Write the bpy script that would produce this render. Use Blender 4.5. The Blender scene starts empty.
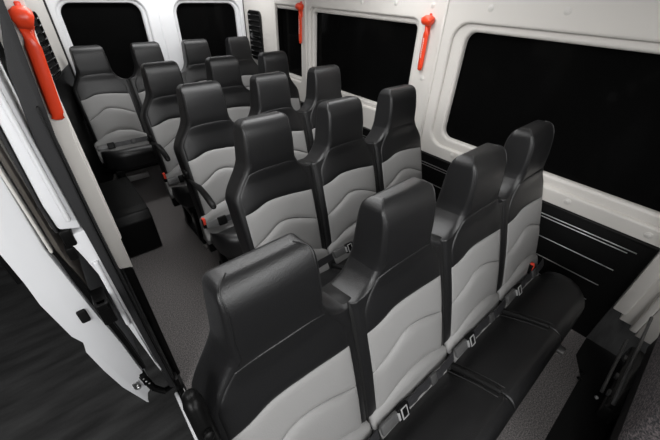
import bpy, bmesh, math, random
from mathutils import Vector, Matrix
random.seed(7)
sc = bpy.context.scene
col = sc.collection
PI = math.pi

# ------------------------------------------------------------------ helpers
def link(o, parent=None):
    col.objects.link(o)
    if parent is not None:
        o.parent = parent
    return o

def tag(o, label=None, cat=None, group=None, kind=None):
    if label: o['label'] = label
    if cat: o['category'] = cat
    if group: o['group'] = group
    if kind: o['kind'] = kind
    return o

def empty(name, loc=(0, 0, 0), rz=0.0):
    o = bpy.data.objects.new(name, None)
    o.empty_display_size = .1
    o.location = loc
    o.rotation_euler = (0, 0, rz)
    return link(o)

def mesh_from_bm(name, bm, mats, smooth=True):
    bmesh.ops.recalc_face_normals(bm, faces=bm.faces[:])
    me = bpy.data.meshes.new(name)
    bm.to_mesh(me); bm.free()
    for m in (mats if isinstance(mats, (list, tuple)) else [mats]):
        me.materials.append(m)
    for p in me.polygons:
        p.use_smooth = smooth
    return me

def obj(name, me, parent=None, loc=(0, 0, 0)):
    o = bpy.data.objects.new(name, me)
    o.location = loc
    return link(o, parent)

def sharpen(me, deg=35):
    me.set_sharp_from_angle(angle=math.radians(deg))
    return me

def box(bm, c, s, r=0.0, seg=2, rot=None, mi=0):
    """a bevelled box added to bm: centre, full size, bevel radius"""
    ret = bmesh.ops.create_cube(bm, size=1.0)
    vs = ret['verts']
    bmesh.ops.scale(bm, vec=Vector(s), verts=vs)
    fs = list({f for v in vs for f in v.link_faces})
    if r > 0:
        es = list({e for v in vs for e in v.link_edges})
        res = bmesh.ops.bevel(bm, geom=es, offset=r, segments=seg, profile=.5, affect='EDGES')
        vs = list({v for f in res['faces'] for v in f.verts} | {v for v in vs if v.is_valid})
        fs = list({f for v in vs for f in v.link_faces})
    if rot is not None:
        bmesh.ops.rotate(bm, cent=(0, 0, 0), matrix=rot, verts=vs)
    bmesh.ops.translate(bm, vec=Vector(c), verts=vs)
    for f in fs: f.material_index = mi
    return vs

def boxmesh(name, mat, *boxes):
    bm = bmesh.new()
    for b in boxes:
        box(bm, *b[:2], **(b[2] if len(b) > 2 else {}))
    return sharpen(mesh_from_bm(name, bm, mat))

def tube(bm, pts, rad, seg=10, caps=True, flat=None):
    """tube through pts; rad a number or list; flat=(axis vector, scale) squashes"""
    pts = [Vector(p) for p in pts]
    n = len(pts)
    rs = rad if isinstance(rad, (list, tuple)) else [rad] * n
    rings = []
    ref = Vector((0, 0, 1))
    for i, p in enumerate(pts):
        d = (pts[min(i + 1, n - 1)] - pts[max(i - 1, 0)]).normalized()
        a = d.cross(ref)
        if a.length < 1e-3: a = d.cross(Vector((1, 0, 0)))
        a.normalize(); b = d.cross(a).normalized()
        ring = []
        for k in range(seg):
            t = 2 * PI * k / seg
            off = a * math.cos(t) * rs[i] + b * math.sin(t) * rs[i]
            if flat is not None:
                ax = Vector(flat[0]).normalized()
                off -= ax * off.dot(ax) * (1 - flat[1])
            ring.append(bm.verts.new(p + off))
        rings.append(ring)
    for i in range(n - 1):
        for k in range(seg):
            bm.faces.new((rings[i][k], rings[i][(k + 1) % seg], rings[i + 1][(k + 1) % seg], rings[i + 1][k]))
    if caps:
        bm.faces.new(rings[0]); bm.faces.new(rings[-1])
    return rings

def sphere(bm, c, r, sz=(1, 1, 1), u=16, v=10):
    ret = bmesh.ops.create_uvsphere(bm, u_segments=u, v_segments=v, radius=r)
    bmesh.ops.scale(bm, vec=Vector(sz), verts=ret['verts'])
    bmesh.ops.translate(bm, vec=Vector(c), verts=ret['verts'])
    return ret['verts']

def prism(name, poly, axis, a0, a1, mat, bevel=0.0):
    """extrude a 2-D polygon along an axis. axis 'y': poly=(x,z); 'x': (y,z); 'z': (x,y)"""
    bm = bmesh.new()
    def P(p, t):
        if axis == 'y': return (p[0], t, p[1])
        if axis == 'x': return (t, p[0], p[1])
        return (p[0], p[1], t)
    A = [bm.verts.new(P(p, a0)) for p in poly]
    B = [bm.verts.new(P(p, a1)) for p in poly]
    n = len(poly)
    bm.faces.new(A); bm.faces.new(B[::-1])
    for i in range(n):
        bm.faces.new((A[i], A[(i + 1) % n], B[(i + 1) % n], B[i]))
    bmesh.ops.recalc_face_normals(bm, faces=bm.faces[:])
    if bevel:
        bmesh.ops.bevel(bm, geom=bm.edges[:], offset=bevel, segments=2, profile=.5, affect='EDGES', clamp_overlap=True)
    return sharpen(mesh_from_bm(name, bm, mat))

def rrect(x0, z0, x1, z1, r, n=8):
    rs = r if isinstance(r, (list, tuple)) else [r] * 4   # bl, br, tr, tl
    pts = []
    for (cx, cz, a0, rr) in ((x0 + rs[0], z0 + rs[0], PI, rs[0]), (x1 - rs[1], z0 + rs[1], 1.5 * PI, rs[1]),
                             (x1 - rs[2], z1 - rs[2], 0, rs[2]), (x0 + rs[3], z1 - rs[3], .5 * PI, rs[3])):
        for k in range(n + 1):
            t = a0 + .5 * PI * k / n
            pts.append((cx + rr * math.cos(t), cz + rr * math.sin(t)))
    return pts

def panel(name, outer, holes, half, bevel, mat, M):
    """flat sheet with holes and rounded edges; local x,y in plane, local +z the room side; M places it"""
    cu = bpy.data.curves.new('sheet', 'CURVE')
    cu.dimensions = '2D'; cu.fill_mode = 'BOTH'
    cu.extrude = half; cu.bevel_depth = bevel; cu.bevel_resolution = 3
    cu.offset = 0
    for poly in [outer] + holes:
        sp = cu.splines.new('POLY')
        sp.points.add(len(poly) - 1)
        for p, q in zip(sp.points, poly):
            p.co = (q[0], q[1], 0, 1)
        sp.use_cyclic_u = True
    co = bpy.data.objects.new('sheet', cu)
    col.objects.link(co)
    dg = bpy.context.evaluated_depsgraph_get(); dg.update()
    me = bpy.data.meshes.new_from_object(co.evaluated_get(dg))
    bpy.data.objects.remove(co); bpy.data.curves.remove(cu)
    me.name = name
    me.transform(M)
    if M.determinant() < 0: me.flip_normals()
    me.materials.clear(); me.materials.append(mat)
    for p in me.polygons: p.use_smooth = True
    sharpen(me, 40)
    return me

def Mside(x, facing):
    """local (a,b,c) -> wall at x: a=world y, b=world z, c towards the room (facing -1: room is at smaller x)"""
    return Matrix(((0, 0, facing, x), (1, 0, 0, 0), (0, 1, 0, 0), (0, 0, 0, 1)))
def Mrear(y):
    return Matrix(((1, 0, 0, 0), (0, 0, -1, y), (0, 1, 0, 0), (0, 0, 0, 1)))

# ------------------------------------------------------------------ materials
def mat(name, base, rough=.5, metal=0.0, spec=.5, bump=None, noise=None, coat=0.0, sheen=0.0):
    m = bpy.data.materials.new(name); m.use_nodes = True
    nt = m.node_tree; b = nt.nodes['Principled BSDF']
    b.inputs['Base Color'].default_value = (*base, 1)
    b.inputs['Roughness'].default_value = rough
    b.inputs['Metallic'].default_value = metal
    b.inputs['Specular IOR Level'].default_value = spec
    b.inputs['Coat Weight'].default_value = coat
    b.inputs['Sheen Weight'].default_value = sheen
    tc = nt.nodes.new('ShaderNodeTexCoord')
    if noise:                                        # colour variation: scale, second colour, low, high
        n = nt.nodes.new('ShaderNodeTexNoise'); n.inputs['Scale'].default_value = noise[0]
        n.inputs['Detail'].default_value = 4
        mp = nt.nodes.new('ShaderNodeMapping')
        if len(noise) > 4: mp.inputs['Scale'].default_value = noise[4]
        if len(noise) > 5: mp.inputs['Rotation'].default_value = (0, 0, math.radians(-noise[5])); mp.vector_type = 'TEXTURE' if False else 'POINT'
        nt.links.new(tc.outputs['Object'], mp.inputs['Vector']); nt.links.new(mp.outputs['Vector'], n.inputs['Vector'])
        r = nt.nodes.new('ShaderNodeValToRGB')
        r.color_ramp.elements[0].position = noise[2]; r.color_ramp.elements[0].color = (*base, 1)
        r.color_ramp.elements[1].position = noise[3]; r.color_ramp.elements[1].color = (*noise[1], 1)
        nt.links.new(n.outputs['Fac'], r.inputs['Fac']); nt.links.new(r.outputs['Color'], b.inputs['Base Color'])
    if bump:                                         # scale, strength, type
        if len(bump) > 2 and bump[2] == 'voronoi':
            n2 = nt.nodes.new('ShaderNodeTexVoronoi'); n2.inputs['Scale'].default_value = bump[0]; out = n2.outputs['Distance']
        else:
            n2 = nt.nodes.new('ShaderNodeTexNoise'); n2.inputs['Scale'].default_value = bump[0]
            n2.inputs['Detail'].default_value = 3; out = n2.outputs['Fac']
        nt.links.new(tc.outputs['Object'], n2.inputs['Vector'])
        bp = nt.nodes.new('ShaderNodeBump'); bp.inputs['Strength'].default_value = bump[1]
        bp.inputs['Distance'].default_value = .004
        nt.links.new(out, bp.inputs['Height']); nt.links.new(bp.outputs['Normal'], b.inputs['Normal'])
    return m

LEATHER = mat('black_leather', (.009, .009, .0095), .38, spec=.5, bump=(330, .12, 'voronoi'))
GREY = mat('grey_leather', (.27, .267, .263), .5, spec=.4, bump=(240, .10, 'voronoi'))
BAND = mat('black_band_fabric', (.010, .010, .010), .6, spec=.3, bump=(500, .1))
WEB = mat('belt_webbing', (.026, .026, .028), .45, spec=.5, bump=(300, .25))
BLACK = mat('black_plastic', (.004, .004, .004), .38, spec=.14)
BLACKMAT = mat('matt_black_plastic', (.006, .006, .006), .75, spec=.2)
GLOSS = mat('gloss_black_plastic', (.006, .006, .006), .22, spec=.35)
SLAT = mat('shiny_slat_plastic', (.02, .02, .02), .18, spec=.9, coat=.5)
STEEL = mat('brushed_steel', (.55, .55, .55), .32, metal=1)
GREYPL = mat('grey_plastic', (.22, .22, .22), .4)
RAILGREY = mat('edge_grey_plastic', (.05, .05, .05), .3)
BEIGE = mat('beige_trim_plastic', (.66, .635, .60), .42, spec=.4, bump=(600, .03))
CAP = mat('beige_cap_plastic', (.66, .64, .61), .35, spec=.45)
WHITE = mat('white_paint', (.73, .735, .75), .38, spec=.5)
SEAL = mat('rubber_seal', (.022, .022, .023), .6, spec=.3, bump=(400, .2))
RED = mat('red_plastic', (.80, .060, .018), .32, spec=.5)
REDB = mat('red_button', (.75, .06, .03), .4)
GLASS = mat('dark_tinted_glass', (.003, .003, .003), .10, spec=.03)
CARPET = mat('grey_speckled_flooring', (.075, .074, .073), .9, spec=.15, bump=(300, .5),
             noise=(170, (.235, .213, .21), .38, .68))
ASPH = mat('dark_asphalt', (.020, .020, .020), .8, spec=.25, bump=(60, .6),
           noise=(2.4, (.060, .060, .060), .32, .75, (1.0, 5.0, 1.0), -40))
KNIT = mat('charcoal_knit_fabric', (.045, .046, .048), .9, spec=.2, bump=(420, .9, 'voronoi'),
           noise=(170, (.20, .172, .175), .4, .66))
TAUPE = mat('taupe_door_trim', (.24, .215, .19), .35, spec=.5)
CEIL = mat('ceiling_lining', (.70, .69, .67), .8, spec=.2)

# ------------------------------------------------------------------ the setting
XR, XL, YR = 1.9, 0.03, 3.65            # right wall, left wall, rear doors
def structure(name, me, label=None, parent=None):
    o = obj(name, me, parent)
    if parent is None: o['kind'] = 'structure'
    if label: o['label'] = label
    return o

fl = prism('floor', [(0.012, 3.72), (1.9, 3.72), (1.9, -.14), (1.72, -.14), (1.60, -.2), (1.1, -.2), (0.012, -.2)], 'z', -.05, 0.0, CARPET)
tag(structure('floor', fl, 'grey speckled van floor covering running down the aisle'), cat='floor')
cf = prism('cab_floor', [(0.012, -.2), (1.1, -.2), (1.60, -.2), (1.72, -.14), (1.9, -.14), (1.9, -1.4), (.012, -1.4)], 'z', -.06, -.005, BLACKMAT)
tag(structure('trim_1', cf, 'black rubber cab floor in front of the passenger compartment'), cat='floor')

# ground outside
gm = prism('ground', [(-9, -7), (-.30, -7), (-.02, -7), (9, -7), (9, 12), (-9, 12)], 'z', -.60, -.48, ASPH)
tag(structure('ground', gm, 'dark asphalt ground outside the open side door'), cat='ground')

# right wall: beige panel with three windows
front_hole = rrect(-.25, .745, 1.175, 1.475, .11)
mid_hole = rrect(1.395, .83, 2.53, 1.47, .06)
rear_hole = rrect(2.625, .84, 3.15, 1.465, .05)
outer = [(-1.0, .68), (3.66, .68), (3.66, 1.66), (-1.0, 1.66)]
wr = panel('wall_right', outer, [front_hole, mid_hole, rear_hole], .004, .014, BEIGE, Mside(XR + .018, -1))
W = structure('wall_right', wr, 'beige trim wall on the right with windows'); W['category'] = 'wall'
# recessed inner frame around each pane
for nm, hole, inner in (('window_frame', rrect(-.29, .71, 1.21, 1.51, .1), rrect(-.205, .797, 1.105, 1.437, .075)),
                        ('window_frame', rrect(1.37, .80, 2.56, 1.50, .06), rrect(1.415, .865, 2.50, 1.440, .045)),
                        ('window_frame', rrect(2.6, .81, 3.18, 1.50, .06), rrect(2.645, .87, 3.11, 1.437, .04))):
    structure(nm, panel(nm, hole, [inner], .008, .016, BEIGE, Mside(XR + .046, -1)), parent=W)
def pane(name, a0, b0, a1, b1, M, label, r=.05):
    o = structure(name, panel(name, rrect(a0, b0, a1, b1, r), [], .003, .0, GLASS, M), label)
    o['category'] = 'window'
    return o
pane('window_1', -.27, .73, 1.18, 1.49, Mside(XR + .075, -1), 'large black window on the right beside the front bench')
pane('window_2', 1.38, .82, 2.54, 1.48, Mside(XR + .075, -1), 'black side window between the two small red hammers')
pane('window_3', 2.61, .83, 3.16, 1.48, Mside(XR + .075, -1), 'narrow black side window next to the rear door')
# raised ridge lines on the pillar between the front and the middle window
for y in (1.232,):
    structure('pillar_ridge', boxmesh('pillar_ridge', BEIGE, ((XR - .002, y, 1.19), (.014, .02, .86), dict(r=.006, seg=3))), parent=W)
structure('pillar_ridge', boxmesh('pillar_ridge', BEIGE, ((XR - .002, 2.56, 1.2), (.012, .016, .86), dict(r=.005, seg=3))), parent=W)
# screw caps
for (y, z) in ((.974, 1.537), (.618, 1.545), (1.327, 1.532), (1.309, 1.139), (.968, .727), (.271, .722), (-.077, .714),
               (1.909, 1.522), (1.605, 1.531)):
    bm = bmesh.new()
    tube(bm, [(XR + .004, y, z), (XR - .001, y, z), (XR - .0028, y, z)], [.0165, .0165, .013], 20)
    tube(bm, [(XR - .0025, y, z), (XR - .0040, y, z)], [.009, .007], 16)
    structure('screw_cap', sharpen(mesh_from_bm('screw_cap', bm, CAP)), parent=W)

# lower black panel on the right; steel strips stand in for highlights on its ridges
lp = bmesh.new()
box(lp, (XR + .002, 1.76, .338), (.03, 3.80, .682), r=.008)
TR = structure('trim_2', sharpen(mesh_from_bm('side_panel', lp, BLACK)), 'black lower side panel with thin bright horizontal lines')
TR['category'] = 'panel'
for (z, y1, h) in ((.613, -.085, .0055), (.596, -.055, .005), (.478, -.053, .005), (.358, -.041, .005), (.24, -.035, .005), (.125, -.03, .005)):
    structure('ridge_highlight', boxmesh('ridge_highlight', STEEL, ((XR - .0135, (3.5 + y1) / 2, z), (.006, 3.5 - y1, h), dict(r=.002))), parent=TR)
structure('top_lip', boxmesh('top_lip', BLACK, ((XR - .014, 1.76, .672), (.012, 3.80, .008), dict(r=.003))), parent=TR)

# beige pillar foot at the far right, three stepped faces
bp = bmesh.new()
box(bp, (XR + .0, -.172, 1.0), (.06, .058, 1.44), r=.006)
box(bp, (XR + .018, -.222, .98), (.06, .06, 1.50), r=.004)
box(bp, (XR - .002, -.262, .97), (.06, .03, 1.52), r=.008)
box(bp, (XR + .008, -.36, .96), (.06, .16, 1.54), r=.004)
T3 = structure('trim_3', sharpen(mesh_from_bm('pillar_trim', bp, BEIGE)), 'beige stepped pillar trim beside the driver seat')
T3['category'] = 'trim'

# ceiling: curved cove then flat
cp = []
for k in range(9):
    t = .5 * PI * k / 8
    cp.append((XR + .02 - .28 * (1 - math.cos(t)), 1.64 + .30 * math.sin(t)))
cp2 = [(1.93 - x, z) for x, z in cp][::-1]
prof = cp + cp2
prof = [(XR + .02, 1.62)] + prof + [(.01, 1.62)]
full = prof + [(x * .98 + .02 + (-.06 if x < .9 else .03), z + .04) for x, z in prof[::-1]]
ce = prism('ceiling', full, 'y', -1.0, 3.70, CEIL)
tag(structure('ceiling', ce, 'pale lining of the van roof'), cat='ceiling')

# left wall behind the door opening
wl = panel('wall_left', [(1.30, .76), (3.1, .76), (3.1, 1.66), (1.30, 1.66)],
           [rrect(1.45, .86, 2.45, 1.44, .06), rrect(2.6, .86, 2.95, 1.44, .05)], .004, .010, BEIGE, Mside(XL - .014, 1))
WL = structure('wall_left', wl, 'beige trim wall on the left behind the side door opening'); WL['category'] = 'wall'
pane('window_4', 1.42, .84, 2.97, 1.47, Mside(XL - .05, 1), 'dark side window in the left wall')
lpl = boxmesh('side_panel', BLACK, ((XL - .026, 2.0, .38), (.03, 1.79, .75), dict(r=.006)))
tag(structure('trim_4', lpl, 'black lower panel along the left wall'), cat='panel')
# angled rear corner on the left: beige above, black below
def quad_prism(name, pts, z0, z1, m):
    return prism(name, pts, 'z', z0, z1, m)
ang = [(.03, 2.86), (.06, 2.95), (.232, 3.55), (.244, 3.68), (-.05, 3.68), (-.05, 2.86)]
o = structure('trim_5', quad_prism('corner_trim', ang, 1.02, 1.66, BEIGE), 'beige rear corner trim behind the left vent'); o['category'] = 'trim'
o = structure('trim_6', quad_prism('corner_trim', [(p[0] - .001, p[1]) for p in ang], 0, 1.02, BLACK), 'black lower rear corner trim on the left'); o['category'] = 'trim'

# rear doors, two leaves with windows
def rear_door(name, x0, x1, wx0, wx1, label, hinge_left):
    me = panel(name, rrect(x0, .05, x1, 1.66, .02), [rrect(wx0 - .06, .78, wx1 + .045, 1.475, .13)], .012, .016, WHITE, Mrear(YR))
    d = structure(name, me, label); d['category'] = 'door'
    structure('window_frame', panel('window_frame', rrect(wx0 - .08, .75, wx1 + .07, 1.50, .13),
              [rrect(wx0 - .030, .82, wx1 + .012, 1.445, .10)], .006, .016, WHITE, Mrear(YR + .022)), parent=d)
    return d
rear_door('door_1', .262, 1.030, .337, .915, 'white left rear door with rounded black window', True)
rear_door('door_2', 1.052, 1.878, 1.228, 1.818, 'white right rear door with rounded black window', False)
pane('window_5', .27, .79, .97, 1.47, Mrear(YR + .055), 'black window in the left rear door', .1)
pane('window_6', 1.16, .79, 1.86, 1.47, Mrear(YR + .055), 'black window in the right rear door', .1)
o = structure('trim_7', boxmesh('seal', SEAL, ((.250, YR, .85), (.022, .05, 1.66), dict(r=.006)), ((1.041, YR + .004, .85), (.016, .05, 1.66), dict(r=.003)),
         ((1.889, YR, .85), (.018, .05, 1.66), dict(r=.005))), 'black rubber seals around the two rear doors'); o['category'] = 'seal'
o = structure('trim_8', boxmesh('rear_sill', BLACK, ((1.07, YR - .02, .035), (1.7, .09, .07), dict(r=.01))), 'black sill under the rear doors'); o['category'] = 'sill'

# right rear corner
o = structure('trim_9', boxmesh('corner_trim', BEIGE, ((XR + .01, 3.33, 1.17), (.03, .60, .98), dict(r=.01))), 'beige rear corner trim on the right'); o['category'] = 'trim'

# vents
def vent(name, M, w, h, label, n=9):
    t = empty(name); tag(t, label, 'air vent', 'slatted vents in the rear corners')
    def P(me): me.transform(M); return me
    obj('backing', P(boxmesh('backing', BLACKMAT, ((0, .006, 0), (w - .02, .008, h - .02)))), t)
    me = panel('frame', rrect(-w / 2, -h / 2, w / 2, h / 2, .045), [rrect(-w / 2 + .014, -h / 2 + .014, w / 2 - .014, h / 2 - .014, .034)], .006, .004, GLOSS, Mrear(0))
    obj('frame', P(me), t)
    for k in range(n):
        z = -h / 2 + .035 + (h - .07) * k / (n - 1)
        obj('slat', P(boxmesh('slat', SLAT, ((0, -.004, z), (w - .026, .022, .009), dict(r=.002, rot=None)))), t)
    obj('divider', P(boxmesh('divider', GLOSS, ((0, -.002, .0), (w - .026, .012, .05), dict(r=.004)))), t)
    return t
a = math.atan2(.315, 1.0)          # the left corner trim runs diagonally
# local: x along panel, -y out of panel, z up
d = Vector((.315, 1, 0)).normalized(); nrm = Vector((d.y, -d.x, 0))   # normal towards the cabin
cL = Vector((.092, 3.085, 1.212)) + nrm * .014
ML = Matrix(((d.x, -nrm.x, 0, cL.x), (d.y, -nrm.y, 0, cL.y), (0, 0, 1, cL.z), (0, 0, 0, 1)))
vent('air_vent', ML, .25, .385, 'black slatted vent behind the large red hammer at far left')
cR = Vector((XR - .017, 3.40, 1.16))
MR = Matrix(((0, 1, 0, cR.x), (1, 0, 0, cR.y), (0, 0, 1, cR.z), (0, 0, 0, 1)))
vent('air_vent', MR, .24, .44, 'black slatted vent between the right rear door and the narrow side window')

# ------------------------------------------------------------------ left door opening: post, jamb, sill
post = [(-.010, 1.64), (-.016, 1.522), (-.044, 1.43), (-.061, 1.264), (-.058, 1.054), (-.054, .797), (-.051, .5), (-.047, .296), (-.044, .02),
        (-.012, .02), (-.020, .5), (-.021, 1.038), (-.018, 1.265), (-.006, 1.405), (.001, 1.495), (.008, 1.64)]
o = structure('trim_10', prism('post_seal', post, 'y', 1.03, 1.10, SEAL, .004), 'dark rubber sealed rear post of the side door opening'); o['category'] = 'seal'
lip = [(-.027, 1.35), (-.031, 1.0), (-.031, .5), (-.025, .03), (-.019, .03), (-.026, .5), (-.026, 1.0), (-.022, 1.35)]
structure('inner_lip', prism('inner_lip', lip, 'y', 1.018, 1.032, BLACK, .002), parent=o)
jamb = [(-.055, 1.66), (-.062, 1.30), (-.058, 1.003), (-.108, 1.018), (-.112, 1.10), (-.103, 1.34), (-.085, 1.66)]
o = structure('trim_11', prism('door_jamb', jamb, 'y', 1.03, 1.30, WHITE, .008), 'white painted upper jamb beside the rubber seal'); o['category'] = 'jamb'
structure('jamb_seal', prism('jamb_seal', [(-.088, 1.66), (-.106, 1.34), (-.115, 1.10), (-.112, 1.01), (-.119, 1.01), (-.122, 1.10), (-.113, 1.34), (-.095, 1.66)], 'y', 1.035, 1.07, SEAL, .002), parent=o)
structure('jamb_ridge', boxmesh('jamb_ridge', WHITE, ((-.076, 1.026, 1.34), (.012, .02, .6), dict(r=.006, seg=3))), parent=o)
jl = [(-.054, .995), (-.050, .6), (-.045, .30), (-.030, .16), (-.040, .14), (-.052, .25), (-.076, .58), (-.070, .77), (-.088, .90), (-.100, .96), (-.098, .992)]
o = structure('trim_12', prism('door_jamb', jl, 'y', 1.03, 1.30, WHITE, .008), 'white painted lower jamb narrowing down to the step'); o['category'] = 'jamb'
structure('jamb_pressing', boxmesh('jamb_pressing', WHITE, ((-.068, 1.028, .72), (.016, .018, .32), dict(r=.007, seg=3))), parent=o)
# beige pillar strip that carries the left hammer
strip = [(-.03, 1.64), (-.04, 1.25), (-.035, .76), (.020, .74), (.021, .98), (.017, 1.22), (.023, 1.30), (.036, 1.5), (.046, 1.64)]
o = structure('trim_13', prism('pillar_strip', strip, 'y', 1.105, 1.20, BEIGE, .004), 'pale pillar strip behind the left hammer'); o['category'] = 'trim'
# body side under and behind, white outer skin
skin = [(-.075, 1.66), (-.092, 1.05), (-.066, .7), (-.05, .2), (-.04, -.2), (-.03, -.2), (-.04, .2), (-.055, .7), (-.08, 1.05), (-.065, 1.66)]
o = structure('trim_14', prism('body_side', skin, 'y', 1.28, 3.9, WHITE), 'white outer body side behind the open door'); o['category'] = 'body panel'
# sill
o = structure('trim_15', boxmesh('door_sill', BLACK, ((-.004, .30, -.01), (.032, 1.5, .03), dict(r=.005)),
      ((-.016, .30, -.10), (.02, 1.5, .18), dict(r=.004))), 'black door sill along the floor edge'); o['category'] = 'sill'
structure('sill_line', boxmesh('sill_line', STEEL, ((.002, .30, .007), (.004, 1.44, .004))), parent=o)
structure('outer_sill', boxmesh('outer_sill', WHITE, ((-.034, .30, -.16), (.016, 1.48, .30), dict(r=.006))), parent=o)

# ------------------------------------------------------------------ open sliding door outside
sd = empty('sliding_door', (-.17, 1.05, 0))
tag(sd, 'white sliding side door standing open outside the van at lower left', 'door')
so = Vector((-.17, 1.05, 0))
def local(me): me.transform(Matrix.Translation(-so)); return me
up = [(-.235, 1.62), (-.25, 1.25), (-.247, .995), (-.243, .874), (-.244, .778), (-.228, .602), (-.212, .551), (-.221, .50), (-.210, .36),
      (-.191, .211), (-.168, .11), (-.150, .03), (-.143, .014), (-.140, .04), (-.128, .085), (-.113, .10), (-.103, .134), (-.107, .248), (-.119, .457), (-.136, .64), (-.150, .812), (-.161, .965),
      (-.158, 1.084), (-.155, 1.2), (-.148, 1.40), (-.135, 1.62)]
obj('door_shell', local(prism('door_shell', up, 'y', 1.05, 2.35, WHITE, .004)), sd)
obj('inner_trim', local(boxmesh('inner_trim', TAUPE, ((-.143, 1.72, 1.02), (.012, 1.22, .96), dict(r=.004)))), sd)
for yy in (1.18, 1.36, 1.60, 1.9):
    obj('trim_rib', local(boxmesh('trim_rib', BEIGE, ((-.1375, yy, 1.22), (.010, .022, .54), dict(r=.005)))), sd)
obj('edge_strip', local(boxmesh('edge_strip', BEIGE, ((-.1515, 1.066, 1.15), (.008, .03, .42), dict(r=.004)))), sd)
obj('rub_strip', local(boxmesh('rub_strip', BLACK, ((-.252, 1.66, .95), (.016, 1.20, .16), dict(r=.006)))), sd)
bm = bmesh.new()
box(bm, (-.169, 1.046, .672), (.027, .014, .058), r=.0065, seg=4)
obj('bump_stop', local(mesh_from_bm('bump_stop', bm, BLACKMAT)), sd)
bm = bmesh.new()
box(bm, (-.147, 1.048, .182), (.028, .008, .046), r=.003)
lt = obj('latch', local(sharpen(mesh_from_bm('latch', bm, STEEL))), sd)
bm = bmesh.new(); sphere(bm, (-.144, 1.042, .172), .010); 
obj('striker', local(mesh_from_bm('striker', bm, STEEL)), lt)
obj('weather_seal', local(prism('weather_seal', [(-.150, .93), (-.158, .96), (-.152, .965), (-.128, .80), (-.10, .457), (-.09, .25), (-.103, .25), (-.115, .457), (-.143, .80)], 'y', 1.055, 1.09, BLACK)), sd)
bm = bmesh.new()
box(bm, (-.104, 1.02, .70), (.040, .09, .10), r=.006)
box(bm, (-.104, .985, .735), (.034, .03, .03), r=.006)
obj('roller_bracket', local(sharpen(mesh_from_bm('roller_bracket', bm, BLACK))), sd)
bm = bmesh.new()
box(bm, (-.098, 1.05, .985), (.03, .05, .06), r=.008); box(bm, (-.108, 1.05, .93), (.024, .05, .05), r=.008)
obj('hinge_block', local(sharpen(mesh_from_bm('hinge_block', bm, BLACK))), sd)
bm = bmesh.new()
tube(bm, [(-.118, 1.06, .22), (-.10, 1.03, .13), (-.07, 1.03, .06), (-.012, 1.05, .035)], [.014, .014, .013, .013], 10)
box(bm, (-.010, 1.05, .05), (.022, .05, .09), r=.006)
box(bm, (-.112, 1.05, .20), (.022, .04, .07), r=.006)
ra = obj('roller_arm', local(sharpen(mesh_from_bm('roller_arm', bm, BLACK))), sd)
for (x, z) in ((-.114, .222), (-.110, .198), (-.104, .175)):
    bm = bmesh.new(); sphere(bm, (x, 1.028, z), .0045, u=10, v=6)
    obj('bolt', local(mesh_from_bm('bolt', bm, STEEL)), ra)

# ------------------------------------------------------------------ emergency hammers
def hammer(loc, M, label, marks, hx=1.0):
    t = empty('emergency_hammer', loc); tag(t, label, 'hammer', 'red emergency hammers on the pillars')
    # local: z up, -y out of the wall, x along the wall
    bm = bmesh.new()
    tube(bm, [(0, -.018, 0), (0, -.018, -.05), (0, -.017, -.23), (0, -.017, -.246), (0, -.017, -.252)], [.019, .0185, .0180, .017, .009], 14, flat=((0, 1, 0), .62))
    me = mesh_from_bm('handle', bm, RED); me.transform(M); h = obj('handle', me, t)
    bm = bmesh.new()
    tube(bm, [(-.036, -.024, .012), (-.033, -.024, .014), (-.014, -.024, .020), (.014, -.024, .020), (.030, -.024, .016), (.034, -.024, .014)], [.012, .021, .026, .028, .024, .014], 18)
    me = mesh_from_bm('head', bm, RED); me.transform(M @ Matrix.Diagonal((hx, 1, 1, 1))); obj('head', me, t)
    me = boxmesh('mount', RED, ((0, -.006, -.02), (.026, .014, .07), dict(r=.004)), ((0, -.006, .046), (.014, .012, .02), dict(r=.004)))
    me.transform(M); obj('mount', me, t)
    if marks:
        bs = [((-.002 + (k % 3 - 1) * .001, -.0285, -.075 - .0125 * k), (.006, .0012, .0075)) for k in range(9)]
        me = boxmesh('white_marking', mat('white_print', (.8, .75, .72), .5), *bs)
        me.transform(M); obj('white_marking', me, h)['label'] = 'tiny white printing down the handle'
    return t
MW = Matrix(((0, 1, 0, 0), (-1, 0, 0, 0), (0, 0, 1, 0), (0, 0, 0, 1)))    # out of wall = -x
tilt = Matrix.Rotation(math.radians(.8), 4, 'X')
hammer((XR, 1.325, 1.436), tilt @ MW, 'red hammer on the wide pillar left of the large front window', True)
hammer((XR, 2.615, 1.436), tilt @ MW, 'small distant red hammer above the rear side window', True)
MLh = Matrix(((0, -1, 0, 0), (1, 0, 0, 0), (0, 0, 1, 0), (0, 0, 0, 1)))
hammer((.0215, 1.105, 1.505), Matrix.Rotation(math.radians(4.8), 4, 'Y') @ Matrix.Diagonal((.86, .7, .84, 1)), 'large orange-red hammer on the left pillar at the photo edge', False, .62)

# ------------------------------------------------------------------ wheel arch cover
wa = bmesh.new()
poly = [(2.16, .0), (2.14, .03), (2.15, .27), (2.19, .325), (2.26, .335), (2.74, .335), (2.80, .30), (2.82, .0)]
me = prism('wheel_arch_cover', poly, 'x', .045, .265, BLACK, .012)
wa = tag(obj('wheel_arch_cover', me), 'black moulded wheel arch box on the floor by the side door', 'wheel arch cover')

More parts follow.
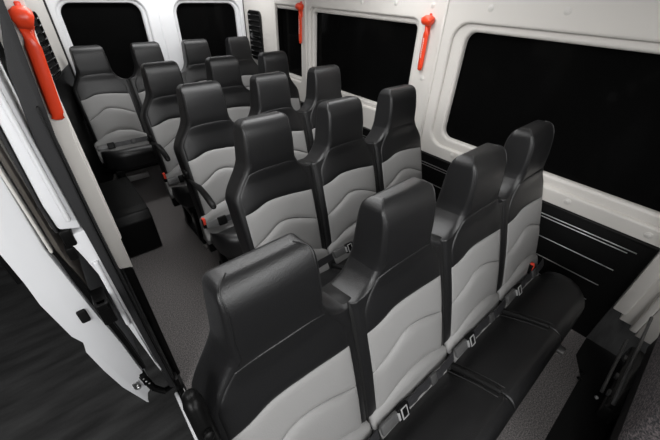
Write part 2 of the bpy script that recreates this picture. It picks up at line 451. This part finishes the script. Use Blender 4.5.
# ------------------------------------------------------------------ bench seats
# the backrest front follows a gentle curve: leaning below, more upright at the headrest
V0, VS, VT = -.03, .614, .812                # bottom, headrest seam, top (length along the backrest)
PATH = []
def _lean(z): 
    t = max(0, min(1, (z - .84) / .17)); t = t * t * (3 - 2 * t)
    return .28 + (.10 - .28) * t
_y, _z = -.2355, .346
for _k in range(460):
    _d = Vector((0, _lean(_z), 1)).normalized()
    PATH.append((_y, _z, _d))
    _y += _d.y * .002; _z += _d.z * .002
def S(u, v, n):
    q = max(0, min(len(PATH) - 2, (v + .035) / .002)); k = int(q); f_ = q - k
    y0, z0, d0 = PATH[k]; y1, z1, d1 = PATH[k + 1]
    return Vector((u, y0 + (y1 - y0) * f_ - d0.z * n, z0 + (z1 - z0) * f_ + d0.y * n))
DN = Vector((0, -.963, .27))
PW = .215                                    # half pitch

def smooth(t): t = max(0, min(1, t)); return t * t * (3 - 2 * t)
RU = .097                                    # radius of the web between two headrests
VU = .552
def w_head(v):
    t = max(0, (v - (VU + RU)) / (VT - VU - RU))
    return .118 - .010 * t
def web(v): return PW - math.sqrt(max(0, RU ** 2 - (VU + RU - v) ** 2))
def w_mid(v):                                # side next to a neighbour: U-shaped web
    if v >= VU + RU: return w_head(v)
    if v >= VU: return min(PW, web(v) + .0015 * (VU + RU - v) / RU)
    return PW + .0005
def w_out(v):                                # free end of a bench: soft shoulder
    if v >= VU + RU: return w_head(v)
    a = (VU + RU - v)
    return .118 + .081 * smooth(a / .160) - .006 * smooth((.50 - v) / .40)
def thick(v):
    if v < .50: return .105 + .02 * v / .50
    return .125 - .040 * (v - .50) / (VT - .50)
def nf(v):                                   # front swell along the height
    return .010 * math.sin(PI * max(0, min(1, v / .56))) + .010 * smooth((v - .55) / .10) * (1 - .5 * smooth((v - .70) / .12))
RC = .025
def front(u, v, w):
    b = nf(v) + .012 * (1 - (u / .215) ** 2)
    e = abs(u) - (w - RC)
    if e > 0: b -= RC - math.sqrt(max(0, RC * RC - e * e))
    return b

def ring_pts(v, wl, wr, inset=0.0, insn=None, r=None):
    if insn is None: insn = inset
    if r is None: r = RC
    t = thick(v)
    pts = []
    NFR, NC, NS, NB = 16, 6, 4, 6
    fl = lambda u, w: nf(v) + .012 * (1 - (u / .215) ** 2) - insn
    wl -= inset; wr -= inset
    rr = max(.004, r - max(inset, insn) * .6); rb = max(.003, .02 - insn * .5)
    for k in range(NFR + 1):                                         # front, left to right
        u = -wl + rr + (wl + wr - 2 * rr) * k / NFR
        pts.append((u, fl(u, wl)))
    for k in range(1, NC + 1):
        th = .5 * PI * k / NC
        u = wr - rr + rr * math.sin(th); pts.append((u, fl(wr - rr, wr) - rr * (1 - math.cos(th))))
    n0 = pts[-1][1]; nb = -t + insn * .85 + rb
    for k in range(1, NS + 1): pts.append((wr, n0 + (nb - n0) * k / NS))
    for k in range(1, NC + 1):
        th = .5 * PI * k / NC; pts.append((wr - rb * (1 - math.cos(th)), nb - rb * math.sin(th)))
    for k in range(1, NB + 1): 
        u = wr - rb - (wl + wr - 2 * rb) * k / NB; pts.append((u, nb - rb))
    for k in range(1, NC + 1):
        th = .5 * PI * k / NC; pts.append((-wl + rb - rb * math.sin(th), nb - rb * math.cos(th)))
    n1 = fl(-wl + rr, wl) - rr
    for k in range(1, NS + 1): pts.append((-wl, nb + (n1 - nb) * k / NS))
    for k in range(1, NC):
        th = .5 * PI * (1 - k / NC); pts.append((-wl + rr - rr * math.sin(th), n1 + rr * math.cos(th)))
    return pts

def loft(name, rows, m, cap0=True, cap1=True):
    bm = bmesh.new(); R_ = []
    for pts in rows: R_.append([bm.verts.new(p) for p in pts])
    n = len(R_[0])
    for i in range(len(R_) - 1):
        for k in range(n):
            bm.faces.new((R_[i][k], R_[i][(k + 1) % n], R_[i + 1][(k + 1) % n], R_[i + 1][k]))
    if cap0: bm.faces.new(R_[0])
    if cap1: bm.faces.new(R_[-1])
    return mesh_from_bm(name, bm, m)

def back_mesh(fl_, fr_):
    vs = [V0 + k * .025 for k in range(21)] + [.485, .50, .515, .528, .538, .546, .5515]
    vs += [VU + RU - RU * math.cos(math.radians(a)) for a in (3, 7, 12, 17, 23, 29, 36, 43, 50, 56)]
    vs = sorted(v for v in vs if v < VS) + [VS]
    rows = []
    for v in vs:
        ins = .010 * max(0, 1 - (v - V0) / .03) 
        rows.append([S(u, v, n) for u, n in ring_pts(v, fl_(v), fr_(v), ins)])
    return loft('backrest', rows, LEATHER, True, False)
def head_rows():
    vs = [(VS, 0, 0), (VS + .012, 0, 0)] + [(VS + .012 + k * (VT - VS - .080) / 9, 0, 0) for k in range(1, 10)]
    rn, ru = .058, .030
    v0 = vs[-1][0]
    for k in range(1, 13):
        th = .5 * PI * k / 12
        v = v0 + (VT - v0) * math.sin(th)
        du = max(0, v - (VT - ru))
        iu = ru - math.sqrt(max(0, ru * ru - du * du))
        vs.append((v, iu, rn * .72 * (1 - math.cos(th))))
    return vs
def head_mesh(fl_, fr_):
    rows, pl, pr = [], [], []
    for v, iu, ins in head_rows():
        q = [S(u, v, n) for u, n in ring_pts(v, fl_(v), fr_(v), iu, ins, RC - .011 * smooth((v - VS) / .08))]
        rows.append(q)
        pl.append(q[0].lerp(q[-2], .35)); pr.append(q[16].lerp(q[18], .35))
    for k, p in (('l', pl), ('r', pr)):
        bm = bmesh.new(); tube(bm, p, .0019, 6)
        ME['pipe', k] = mesh_from_bm('seam_piping', bm, LEATHER)
    return loft('headrest', rows, LEATHER, False, True)

def pad_mesh(name, m, vlo, vhi, hwl, hwr, puff, nu=34, ns=22, p=7, base=.0015):
    bm = bmesh.new(); G = []
    for j in range(ns + 1):
        s = j / ns; s = .5 - .5 * math.cos(PI * s) if True else s
        row = []
        for i in range(nu + 1):
            a_ = -1 + 2 * i / nu
            a_ = math.sin(a_ * PI / 2) * .5 + a_ * .5
            # rounded corners of the panel
            vl, vh = vlo(a_), vhi(a_)
            v = vl + (vh - vl) * s
            hw = hwl if a_ < 0 else hwr
            u = a_ * hw(v)
            e = (1 - abs(a_) ** 16) * (1 - abs(2 * s - 1) ** (p * 2))
            h = base + puff * (1 - abs(a_) ** p) * (1 - abs(2 * s - 1) ** p)
            if i in (0, nu) or j in (0, ns): h = -.0035
            row.append(bm.verts.new(S(u, v, front(u, v, hw(v) + RC - .004) + h)))
        G.append(row)
    for j in range(ns):
        for i in range(nu):
            bm.faces.new((G[j][i], G[j][i + 1], G[j + 1][i + 1], G[j + 1][i]))
    # close the back so that the panel is a real cushion
    B = [[None] * (nu + 1) for _ in range(ns + 1)]
    border = [G[0][i] for i in range(nu + 1)] + [G[j][nu] for j in range(1, ns + 1)] + [G[ns][i] for i in range(nu - 1, -1, -1)] + [G[j][0] for j in range(ns - 1, 0, -1)]
    back = [bm.verts.new(v.co - DN * .006) for v in border]
    nb = len(border)
    for k in range(nb):
        bm.faces.new((border[k], back[k], back[(k + 1) % nb], border[(k + 1) % nb]))
    return mesh_from_bm(name, bm, m)

def trap(a, a0, a1): return smooth(1 - (abs(a) - a0) / (a1 - a0))
GW = .183
roof = lambda a, c_=-.08, p=1.25: max(0.0, 1 - (abs(a - c_) / (1 - c_ if a > c_ else 1 + c_)) ** p)
v_top = lambda a: .430 + .032 * (lambda q: pl_(q, [(-1, 0), (-.72, .25), (-.38, .95), (-.1, 1), (.35, .80), (1, .22)]))(a)
def pl_(a, pts):
    def at_(q):
        for (x0, y0), (x1, y1) in zip(pts, pts[1:]):
            if q <= x1: return y0 + (y1 - y0) * (q - x0) / (x1 - x0)
        return pts[-1][1]
    return sum(at_(max(-1, min(1, a + d))) for d in (-.09, -.045, 0, .045, .09)) / 5
v_seam = lambda a: .272 + .078 * pl_(a, [(-1, 0), (-.62, .42), (-.22, .98), (.05, 1), (.40, .78), (1, .12)])
v_low = lambda a: .070 + .098 * (1 - a * a) ** .8
ME = {}
sides = {'m': w_mid, 'o': w_out}
GWS = {'m': .184, 'o': .178}
def hw_sh(k): return lambda v: min(GWS[k], (w_out if k == 'o' else lambda q: max(w_out(q), 0))(v) - RC + .008)
for L_ in 'mo':
    for R_ in 'mo':
        ME['back', L_, R_] = back_mesh(sides[L_], sides[R_])
        gl = (lambda k: (lambda v: GWS[k]))(L_); gr = (lambda k: (lambda v: GWS[k]))(R_)
        ME['up', L_, R_] = pad_mesh('upper_insert', GREY, lambda a: v_seam(a) + .0008, v_top, gl, gr, .006)
        ME['low', L_, R_] = pad_mesh('lower_insert', GREY, v_low, lambda a: v_seam(a) - .0008, gl, gr, .013)
        ME['sh', L_, R_] = pad_mesh('shoulder_panel', LEATHER, lambda a: v_top(a) + .0012, lambda a: VS - .003 - .014 * abs(a) ** 4, hw_sh(L_), hw_sh(R_), .004)
for L_ in 'mo':
    for R_ in 'mo': ME['head', L_, R_] = head_mesh(sides[L_], sides[R_])
# black band over the joint between two places
def band_mesh():
    rows = []
    for v in [V0, .0, .1, .2, .3, .4, .48, .52, .546, .554]:
        ins = .0 if v < .53 else (.004 if v < .55 else .012)
        f = nf(v) - .006 - ins; b = -thick(v) + .004
        w = .030 - ins * .4
        rows.append([S(x, v, n) for x, n in ((-w, f - .008), (-w * .55, f), (w * .55, f), (w, f - .008), (w, b), (-w, b))])
    return loft('divider_band', rows, BAND)
ME['band'] = band_mesh()

# cushion: profile in y,z lofted along x
ZT = .370
def cushion_mesh(Lend, Rend):
    yb, yf, zb = -.254, -.505, .30
    rows = []
    w = PW - .001
    wl_, wr_ = (w - .018 if Lend else w), (w - .018 if Rend else w)
    xs = [-w, -w + .003, -w + .008, -w + .016, -w + .03] + [-.16 + .032 * k for k in range(11)] + [w - .03, w - .016, w - .008, w - .003, w]
    xs = [x * (wl_ if x < 0 else wr_) / w for x in xs]
    for x in xs:
        dl, dr = x + wl_, wr_ - x
        def edge(d, end):
            r = .045 if end else .005
            ins = 0.0
            if d < r: ins = (r - math.sqrt(max(0, r * r - (r - d) ** 2))) * .9
            pl = 0.0
            if end and d < .16: pl = .16 - math.sqrt(max(0, .16 ** 2 - (.16 - d) ** 2))
            return ins, pl
        i1, p1 = edge(dl, Lend); i2, p2 = edge(dr, Rend)
        ins = max(i1, i2) ; pl = max(p1, p2)
        F = yf + pl; crown = .010 * (1 - (x / w) ** 2)
        pts = []
        zt = ZT + crown - ins
        r = .05
        pts.append((x, yb, zb + ins)); pts.append((x, yb, zt - .006)); pts.append((x, yb - .006, zt))
        for k in range(1, 8):
            t = k / 8; y = yb - .006 + (F + r - yb + .006) * t
            pts.append((x, y, zt + .010 * math.sin(PI * t * .9) + .088 * t))
        for k in range(0, 9):
            th = .5 * PI * k / 8
            pts.append((x, F + r - r * math.sin(th), zt + .088 - r * (1 - math.cos(th)) + .003 * (1 - k / 8)))
        pts.append((x, F + .004, zb + .03)); pts.append((x, F + .02, zb + ins)); pts.append((x, (F + yb) / 2, zb + ins))
        rows.append(pts)
    return loft('cushion', rows, LEATHER)
for L_ in 'mo':
    for R_ in 'mo':
        ME['cush', L_, R_] = cushion_mesh(L_ == 'o', R_ == 'o')
def rear_strip_mesh():
    rows = []
    w = PW - .003
    for k, x in enumerate([-w, -w + .004, -w + .012, -w + .03, -.1, 0, .1, w - .03, w - .012, w - .004, w]):
        e = min(w - abs(x), .012); ins = .012 - math.sqrt(max(0, .012 ** 2 - (.012 - e) ** 2))
        zt = .465 + .085 * (1 - (x / w) ** 2)
        rows.append([(x, -.19, .32), (x, -.19, zt - ins), (x, -.217, zt - ins), (x, -.227, (zt + .43) / 2 - ins), (x, -.236, .420 - ins), (x, -.246, .398 - ins), (x, -.258, .380 - ins), (x, -.266, .362 - ins), (x, -.266, .32)])
    return loft('rear_strip', rows, GREY)
ME['strip'] = rear_strip_mesh()
# upholstered band with twin stitching between two cushions
bm = bmesh.new()
box(bm, (0, -.352, .413), (.016, .20, .04), r=.005, seg=3, rot=Matrix.Rotation(math.radians(-20.9), 3, 'X'))
box(bm, (0, -.236, .398), (.046, .075, .030), r=.008, seg=3, rot=Matrix.Rotation(math.radians(52), 3, 'X'))
ME['cband'] = sharpen(mesh_from_bm('seat_band', bm, BAND))
THREAD = mat('seam_thread', (.035, .035, .035), .5)
for k, sg in (('l', -1), ('r', 1)):
    bm = bmesh.new()
    pts = [(sg * .026, -.252 - .208 * t, ZT + .0005 + .010 * (1 - (.189 / .214) ** 2) + .010 * math.sin(PI * t * .9) + .088 * t) for t in [q / 12 for q in range(12)]]
    tube(bm, pts, .0018, 6)
    ME['stitch', k] = mesh_from_bm('seam_piping', bm, THREAD)
# lap belt
TB = Matrix.Rotation(math.radians(62), 4, 'X')          # lies on the sloping rear strip
def on_strip(me, dx=0): me.transform(Matrix.Translation((dx, -.2470, .443)) @ TB @ Matrix.Diagonal((1.08, 1.0, 1.0, 1))); return me
bm = bmesh.new()
n = 14; A = []
for k in range(n + 1):
    x = -.065 + .265 * k / n
    z = .002 + .006 * math.sin(k * .9) ** 2 + (.006 if .5 < k / n < .8 else 0)
    A.append([bm.verts.new((x, -.018, z)), bm.verts.new((x, .018, z + .001)), bm.verts.new((x, .018, z + .005)), bm.verts.new((x, -.018, z + .004))])
for k in range(n):
    for j in range(4): bm.faces.new((A[k][j], A[k][(j + 1) % 4], A[k + 1][(j + 1) % 4], A[k + 1][j]))
bm.faces.new(A[0]); bm.faces.new(A[-1])
ME['web'] = on_strip(sharpen(mesh_from_bm('seat_belt', bm, WEB)))
bm = bmesh.new(); box(bm, (-.150, 0, .008), (.075, .040, .014), r=.004)
ME['plate'] = on_strip(sharpen(mesh_from_bm('buckle_body', bm, mat('buckle_grey', (.09, .09, .09), .35))))
bm = bmesh.new()
box(bm, (-.092, 0, .012), (.050, .052, .018), r=.006, seg=3)
ME['buckle'] = on_strip(sharpen(mesh_from_bm('buckle', bm, BLACK)))
bm = bmesh.new()
box(bm, (-.104, 0, .0215), (.005, .042, .004), r=.001); box(bm, (-.080, 0, .0215), (.003, .042, .003), r=.001)
box(bm, (-.092, .020, .0215), (.028, .004, .003), r=.001); box(bm, (-.092, -.020, .0215), (.028, .004, .003), r=.001)
box(bm, (-.116, 0, .018), (.008, .03, .006), r=.001)
ME['bar'] = on_strip(sharpen(mesh_from_bm('buckle_bar', bm, mat('satin_chrome', (.62, .62, .62), .4, metal=.5))))
bm = bmesh.new(); box(bm, (.07, 0, .012), (.030, .042, .010), r=.003)
ME['slide'] = on_strip(sharpen(mesh_from_bm('belt_slider', bm, mat('slider_grey', (.06, .06, .06), .4))))
# red button buckle at the bench side
bm = bmesh.new(); box(bm, (0, 0, 0), (.020, .026, .06), r=.005)
ME['stalk'] = sharpen(mesh_from_bm('buckle_stalk', bm, BLACK))
bm = bmesh.new(); box(bm, (0, -.003, .030), (.016, .018, .012), r=.003); box(bm, (-.0, -.0135, .012), (.014, .003, .03), r=.001)
ME['redbtn'] = sharpen(mesh_from_bm('release_button', bm, REDB))
# armrest
bm = bmesh.new()
tube(bm, [(.01, -.12, .70), (.004, -.20, .722), (0, -.29, .745), (0, -.34, .752), (0, -.42, .742), (0, -.48, .724), (0, -.50, .714), (0, -.505, .708)],
     [.008, .009, .012, .016, .017, .017, .014, .007], 14, flat=((0, 0, 1), .6))
box(bm, (.010, -.115, .72), (.026, .05, .06), r=.012, seg=3)
ME['arm'] = sharpen(mesh_from_bm('armrest', bm, BLACK), 50)
bm = bmesh.new(); tube(bm, [(-.002, -.115, .72), (-.007, -.115, .72), (-.009, -.115, .72)], [.012, .012, .008], 12)
ME['pivot'] = sharpen(mesh_from_bm('pivot_cap', bm, BLACK))
bm = bmesh.new()
tube(bm, [(0, -.200, .62), (0, -.165, .72), (0, -.105, .90), (0, -.078, .975), (0, -.072, .99), (0, -.070, .997)], [.016, .024, .027, .027, .022, .010], 14, flat=((1, 0, 0), .7))
ME['armup'] = mesh_from_bm('armrest', bm, BLACK)
bm = bmesh.new(); tube(bm, [(.0, -.125, .93), (.0, -.135, .933), (.0, -.138, .934)], [.011, .011, .006], 12)
ME['pivotup'] = sharpen(mesh_from_bm('pivot_cap', bm, BLACK))
# frame
ME['leg'] = boxmesh('leg', BLACK, ((0, -.30, .20), (.035, .26, .05), dict(r=.008)), ((0, -.18, .14), (.04, .05, .28), dict(r=.006)), ((0, -.42, .14), (.04, .05, .28), dict(r=.006)), ((0, -.32, .020), (.04, .40, .03), dict(r=.006)))
ME['foot'] = boxmesh('foot', STEEL, ((0, -.530, .010), (.05, .045, .020), dict(r=.005)))

def bench(yr, centres, label, arm_left=True, red_right=False, ends=('o', 'o'), legs=None, x0=None, arm=('L',), riser=True):
    cx = sum(centres) / len(centres)
    t = empty('bench_seat', (cx, yr, 0)); tag(t, label, 'bench seat', 'grey and black van bench seats')
    n = len(centres)
    for i, c in enumerate(centres):
        L_ = ends[0] if i == 0 else 'm'; R_ = ends[1] if i == n - 1 else 'm'
        dx = c - cx
        bk = obj('backrest', ME['back', L_, R_], t, (dx, 0, 0))
        for nm, k in (('shoulder_panel', 'sh'), ('upper_insert', 'up'), ('lower_insert', 'low')):
            p = obj(nm, ME[k, L_, R_], bk)
            if k == 'up': p['label'] = 'light grey upper insert panel'
            if k == 'low': p['label'] = 'light grey lower insert panel'
        hd = obj('headrest', ME['head', L_, R_], t, (dx, 0, 0)); obj('seam_piping', ME['pipe', 'l'], hd); obj('seam_piping', ME['pipe', 'r'], hd)
        cu = obj('cushion', ME['cush', L_, R_], t, (dx, 0, 0)); 
        r = obj('rear_strip', ME['strip'], cu); r['label'] = 'light grey strip at the back of the cushion'
        b = obj('seat_belt', ME['web'], t, (dx, 0, 0))
        obj('buckle_body', ME['plate'], b); obj('buckle', ME['buckle'], b); obj('belt_slider', ME['slide'], b)
        if yr < 1.5: obj('buckle_bar', ME['bar'], b)
        if i < n - 1:
            xm = (centres[i] + centres[i + 1]) / 2 - cx
            obj('divider_band', ME['band'], t, (xm, 0, 0))
            sb = obj('seat_band', ME['cband'], t, (xm, 0, 0)); obj('seam_piping', ME['stitch', 'l'], sb); obj('seam_piping', ME['stitch', 'r'], sb)
    xl, xr = centres[0] - cx - PW, centres[-1] - cx + PW
    obj('under_frame', boxmesh('under_frame', BLACK, ((0, -.36, .285), (xr - xl - .12, .20, .03), dict(r=.008)), ((0, -.20, .27), (xr - xl - .03, .05, .10), dict(r=.008))), t)
    for x in ((xl + .10, xr - .10) if legs is None else legs):
        lg = obj('leg', ME['leg'], t, (x, 0, 0)); obj('foot', ME['foot'], lg)['label'] = 'bright metal floor foot'
    if 'P' in arm:
        p = obj('base_plate', boxmesh('base_plate', STEEL, ((xl + .22, -.36, .165), (.17, .02, .05), dict(r=.004, rot=None))), t); p['label'] = 'bright metal base plate'
    if 'L' in arm:
        a_ = obj('armrest', ME['arm'], t, (xl + .004, 0, 0)); obj('pivot_cap', ME['pivot'], a_)
    if 'U' in arm:
        a_ = obj('armrest', ME['armup'], t, (xl + .010, 0, -.03)); obj('pivot_cap', ME['pivotup'], a_); a_['label'] = 'folded-up black armrest'
    if 'l' in arm:
        s = obj('buckle_stalk', ME['stalk'], t, (xl - .012, -.33, .525)); obj('release_button', ME['redbtn'], s)['label'] = 'red release button'
    if 'r' in arm:
        s = obj('buckle_stalk', ME['stalk'], t, (xr - .145, -.232, .47)); obj('release_button', ME['redbtn'], s)['label'] = 'red release button'
    return t

X0, PT_ = .210, .43
c = lambda i: X0 + PT_ * i
bench(.46, [c(0), c(1), c(2), c(3)], 'nearest bench seat with four places in the foreground', arm=('U', 'r'), legs=(-.72, .82))
bench(1.19, [c(1), c(2), c(3)], 'three-place bench seat directly behind the nearest one', arm=('l',))
bench(1.84, [c(1), c(2), c(3)], 'three-place bench seat third from the camera with armrest beside the aisle', arm=('L', 'l'))
bench(2.49, [c(1), c(2), c(3)], 'three-place bench seat just ahead of the rearmost bench', arm=('L', 'l'))
bench(3.40, [.372 + .428 * k for k in range(4)], 'rearmost bench seat with four places before the rear doors', arm=('P',))

# ------------------------------------------------------------------ driver seat and pedestal at lower right
ds = empty('driver_seat', (1.3, -.42, 0)); tag(ds, 'charcoal knit driver seat cut off at the lower right', 'seat')
dl = Matrix.Translation((-1.3, .42, 0))
rot = Matrix.Rotation(math.radians(4), 4, 'X')
def dloc(me): me.transform(dl); return me
bm = bmesh.new(); box(bm, (1.28, -.345, .80), (.74, .15, .56), r=.030, seg=5)
obj('backrest', dloc(mesh_from_bm('backrest', bm, KNIT)), ds)
obj('back_shell', dloc(boxmesh('back_shell', BLACK, ((1.25, -.33, .50), (.64, .09, .20), dict(r=.02, seg=3)))), ds)
obj('side_trim', dloc(boxmesh('side_trim', RAILGREY, ((1.50, -.268, .385), (.62, .012, .012), dict(r=.004)))), ds)
bm = bmesh.new(); box(bm, (1.24, -.62, .47), (.56, .50, .16), r=.05, seg=4)
obj('cushion', dloc(mesh_from_bm('cushion', bm, KNIT)), ds)
pd = obj('pedestal', dloc(boxmesh('pedestal', BLACK, ((1.28, -.62, .19), (.62, .50, .38), dict(r=.015, seg=3)))), ds)
bm = bmesh.new()
box(bm, (1.60, -.32, .12), (.46, .06, .10), r=.012)
obj('rear_tray', dloc(sharpen(mesh_from_bm('rear_tray', bm, GLOSS))), pd)
obj('tray_edge_glint', dloc(boxmesh('tray_edge_glint', RAILGREY, ((1.62, -.262, .185), (.42, .012, .012), dict(r=.003)))), pd)  # grey bar put in for the glints along the tray edge
for x in (1.44, 1.56, 1.7):
    obj('clip', dloc(boxmesh('clip', mat('dark_grey_clip', (.05, .05, .05), .4), ((x, -.285, .178), (.03, .012, .02), dict(r=.003)))), pd)
bm = bmesh.new(); sphere(bm, (1.40, -.262, .15), .008)
obj('plug', dloc(mesh_from_bm('plug', bm, mat('white_plug', (.25, .25, .25), .4))), pd)
for x in (1.58, 1.63):
    bm = bmesh.new(); sphere(bm, (x, -.20, .004), .012, (1, 1, .5)); 
    b = obj('floor_bolt', dloc(mesh_from_bm('floor_bolt', bm, BLACK)), ds)

# ------------------------------------------------------------------ light
def area(name, loc, aim, sx, sy, power, color=(1, 1, 1)):
    l = bpy.data.lights.new(name, 'AREA'); l.shape = 'RECTANGLE'; l.size = sx; l.size_y = sy; l.energy = power; l.color = color
    o = bpy.data.objects.new(name, l); o.location = loc
    o.rotation_euler = (Vector(aim) - Vector(loc)).to_track_quat('-Z', 'Y').to_euler()
    return link(o)
area('roof_light', (.85, 1.3, 1.90), (1.0, 1.3, 0), .6, 3.2, 44)
area('roof_light', (1.52, 1.5, 1.88), (.9, 1.6, .2), .35, 3.4, 20)  # unseen strip added to put gloss on the headrest tops
area('rear_door_fill', (1.05, 3.12, 1.89), (1.05, 3.75, 1.0), 1.4, .25, 15)  # unseen fill added to brighten the rear doors
area('windscreen_light', (.3, -2.2, 2.1), (1.2, 1.6, .8), 1.8, 1.2, 44)
area('door_light', (-1.9, -.8, 1.9), (1.4, .8, 1.1), 1.2, 1.2, 50)
area('hammer_fill', (.55, -.35, 1.86), (.0, 1.1, 1.35), .7, .5, 10)  # unseen fill added to brighten the left hammer and its pillar
area('outside_light', (-2.6, -1.2, 3.2), (-.1, 1.0, .6), 2.0, 2.0, 14)
w = bpy.data.worlds.new('studio'); sc.world = w; w.use_nodes = True
w.node_tree.nodes['Background'].inputs['Color'].default_value = (.012, .012, .012, 1)

# ------------------------------------------------------------------ camera
f, pitch, yaw, roll = 322.308, .626972, .723274, .0393968
F = Vector((math.sin(yaw) * math.cos(pitch), math.cos(yaw) * math.cos(pitch), -math.sin(pitch)))
R0 = Vector((math.cos(yaw), -math.sin(yaw), 0)); U0 = R0.cross(F)
R = R0 * math.cos(roll) + U0 * math.sin(roll); U = -R0 * math.sin(roll) + U0 * math.cos(roll)
cam = bpy.data.cameras.new('camera'); cam.sensor_width = 36; cam.lens = f * 36 / 660
cam.clip_start = .02
co = bpy.data.objects.new('camera', cam); link(co)
M = Matrix((R, U, -F)).transposed().to_4x4(); M.translation = (0, 0, 1.6)
co.matrix_world = M
sc.camera = co
vs = sc.view_settings
vs.view_transform = 'Standard'; vs.look = 'None'; vs.exposure = 0.0; vs.gamma = 1; vs.use_curve_mapping = False
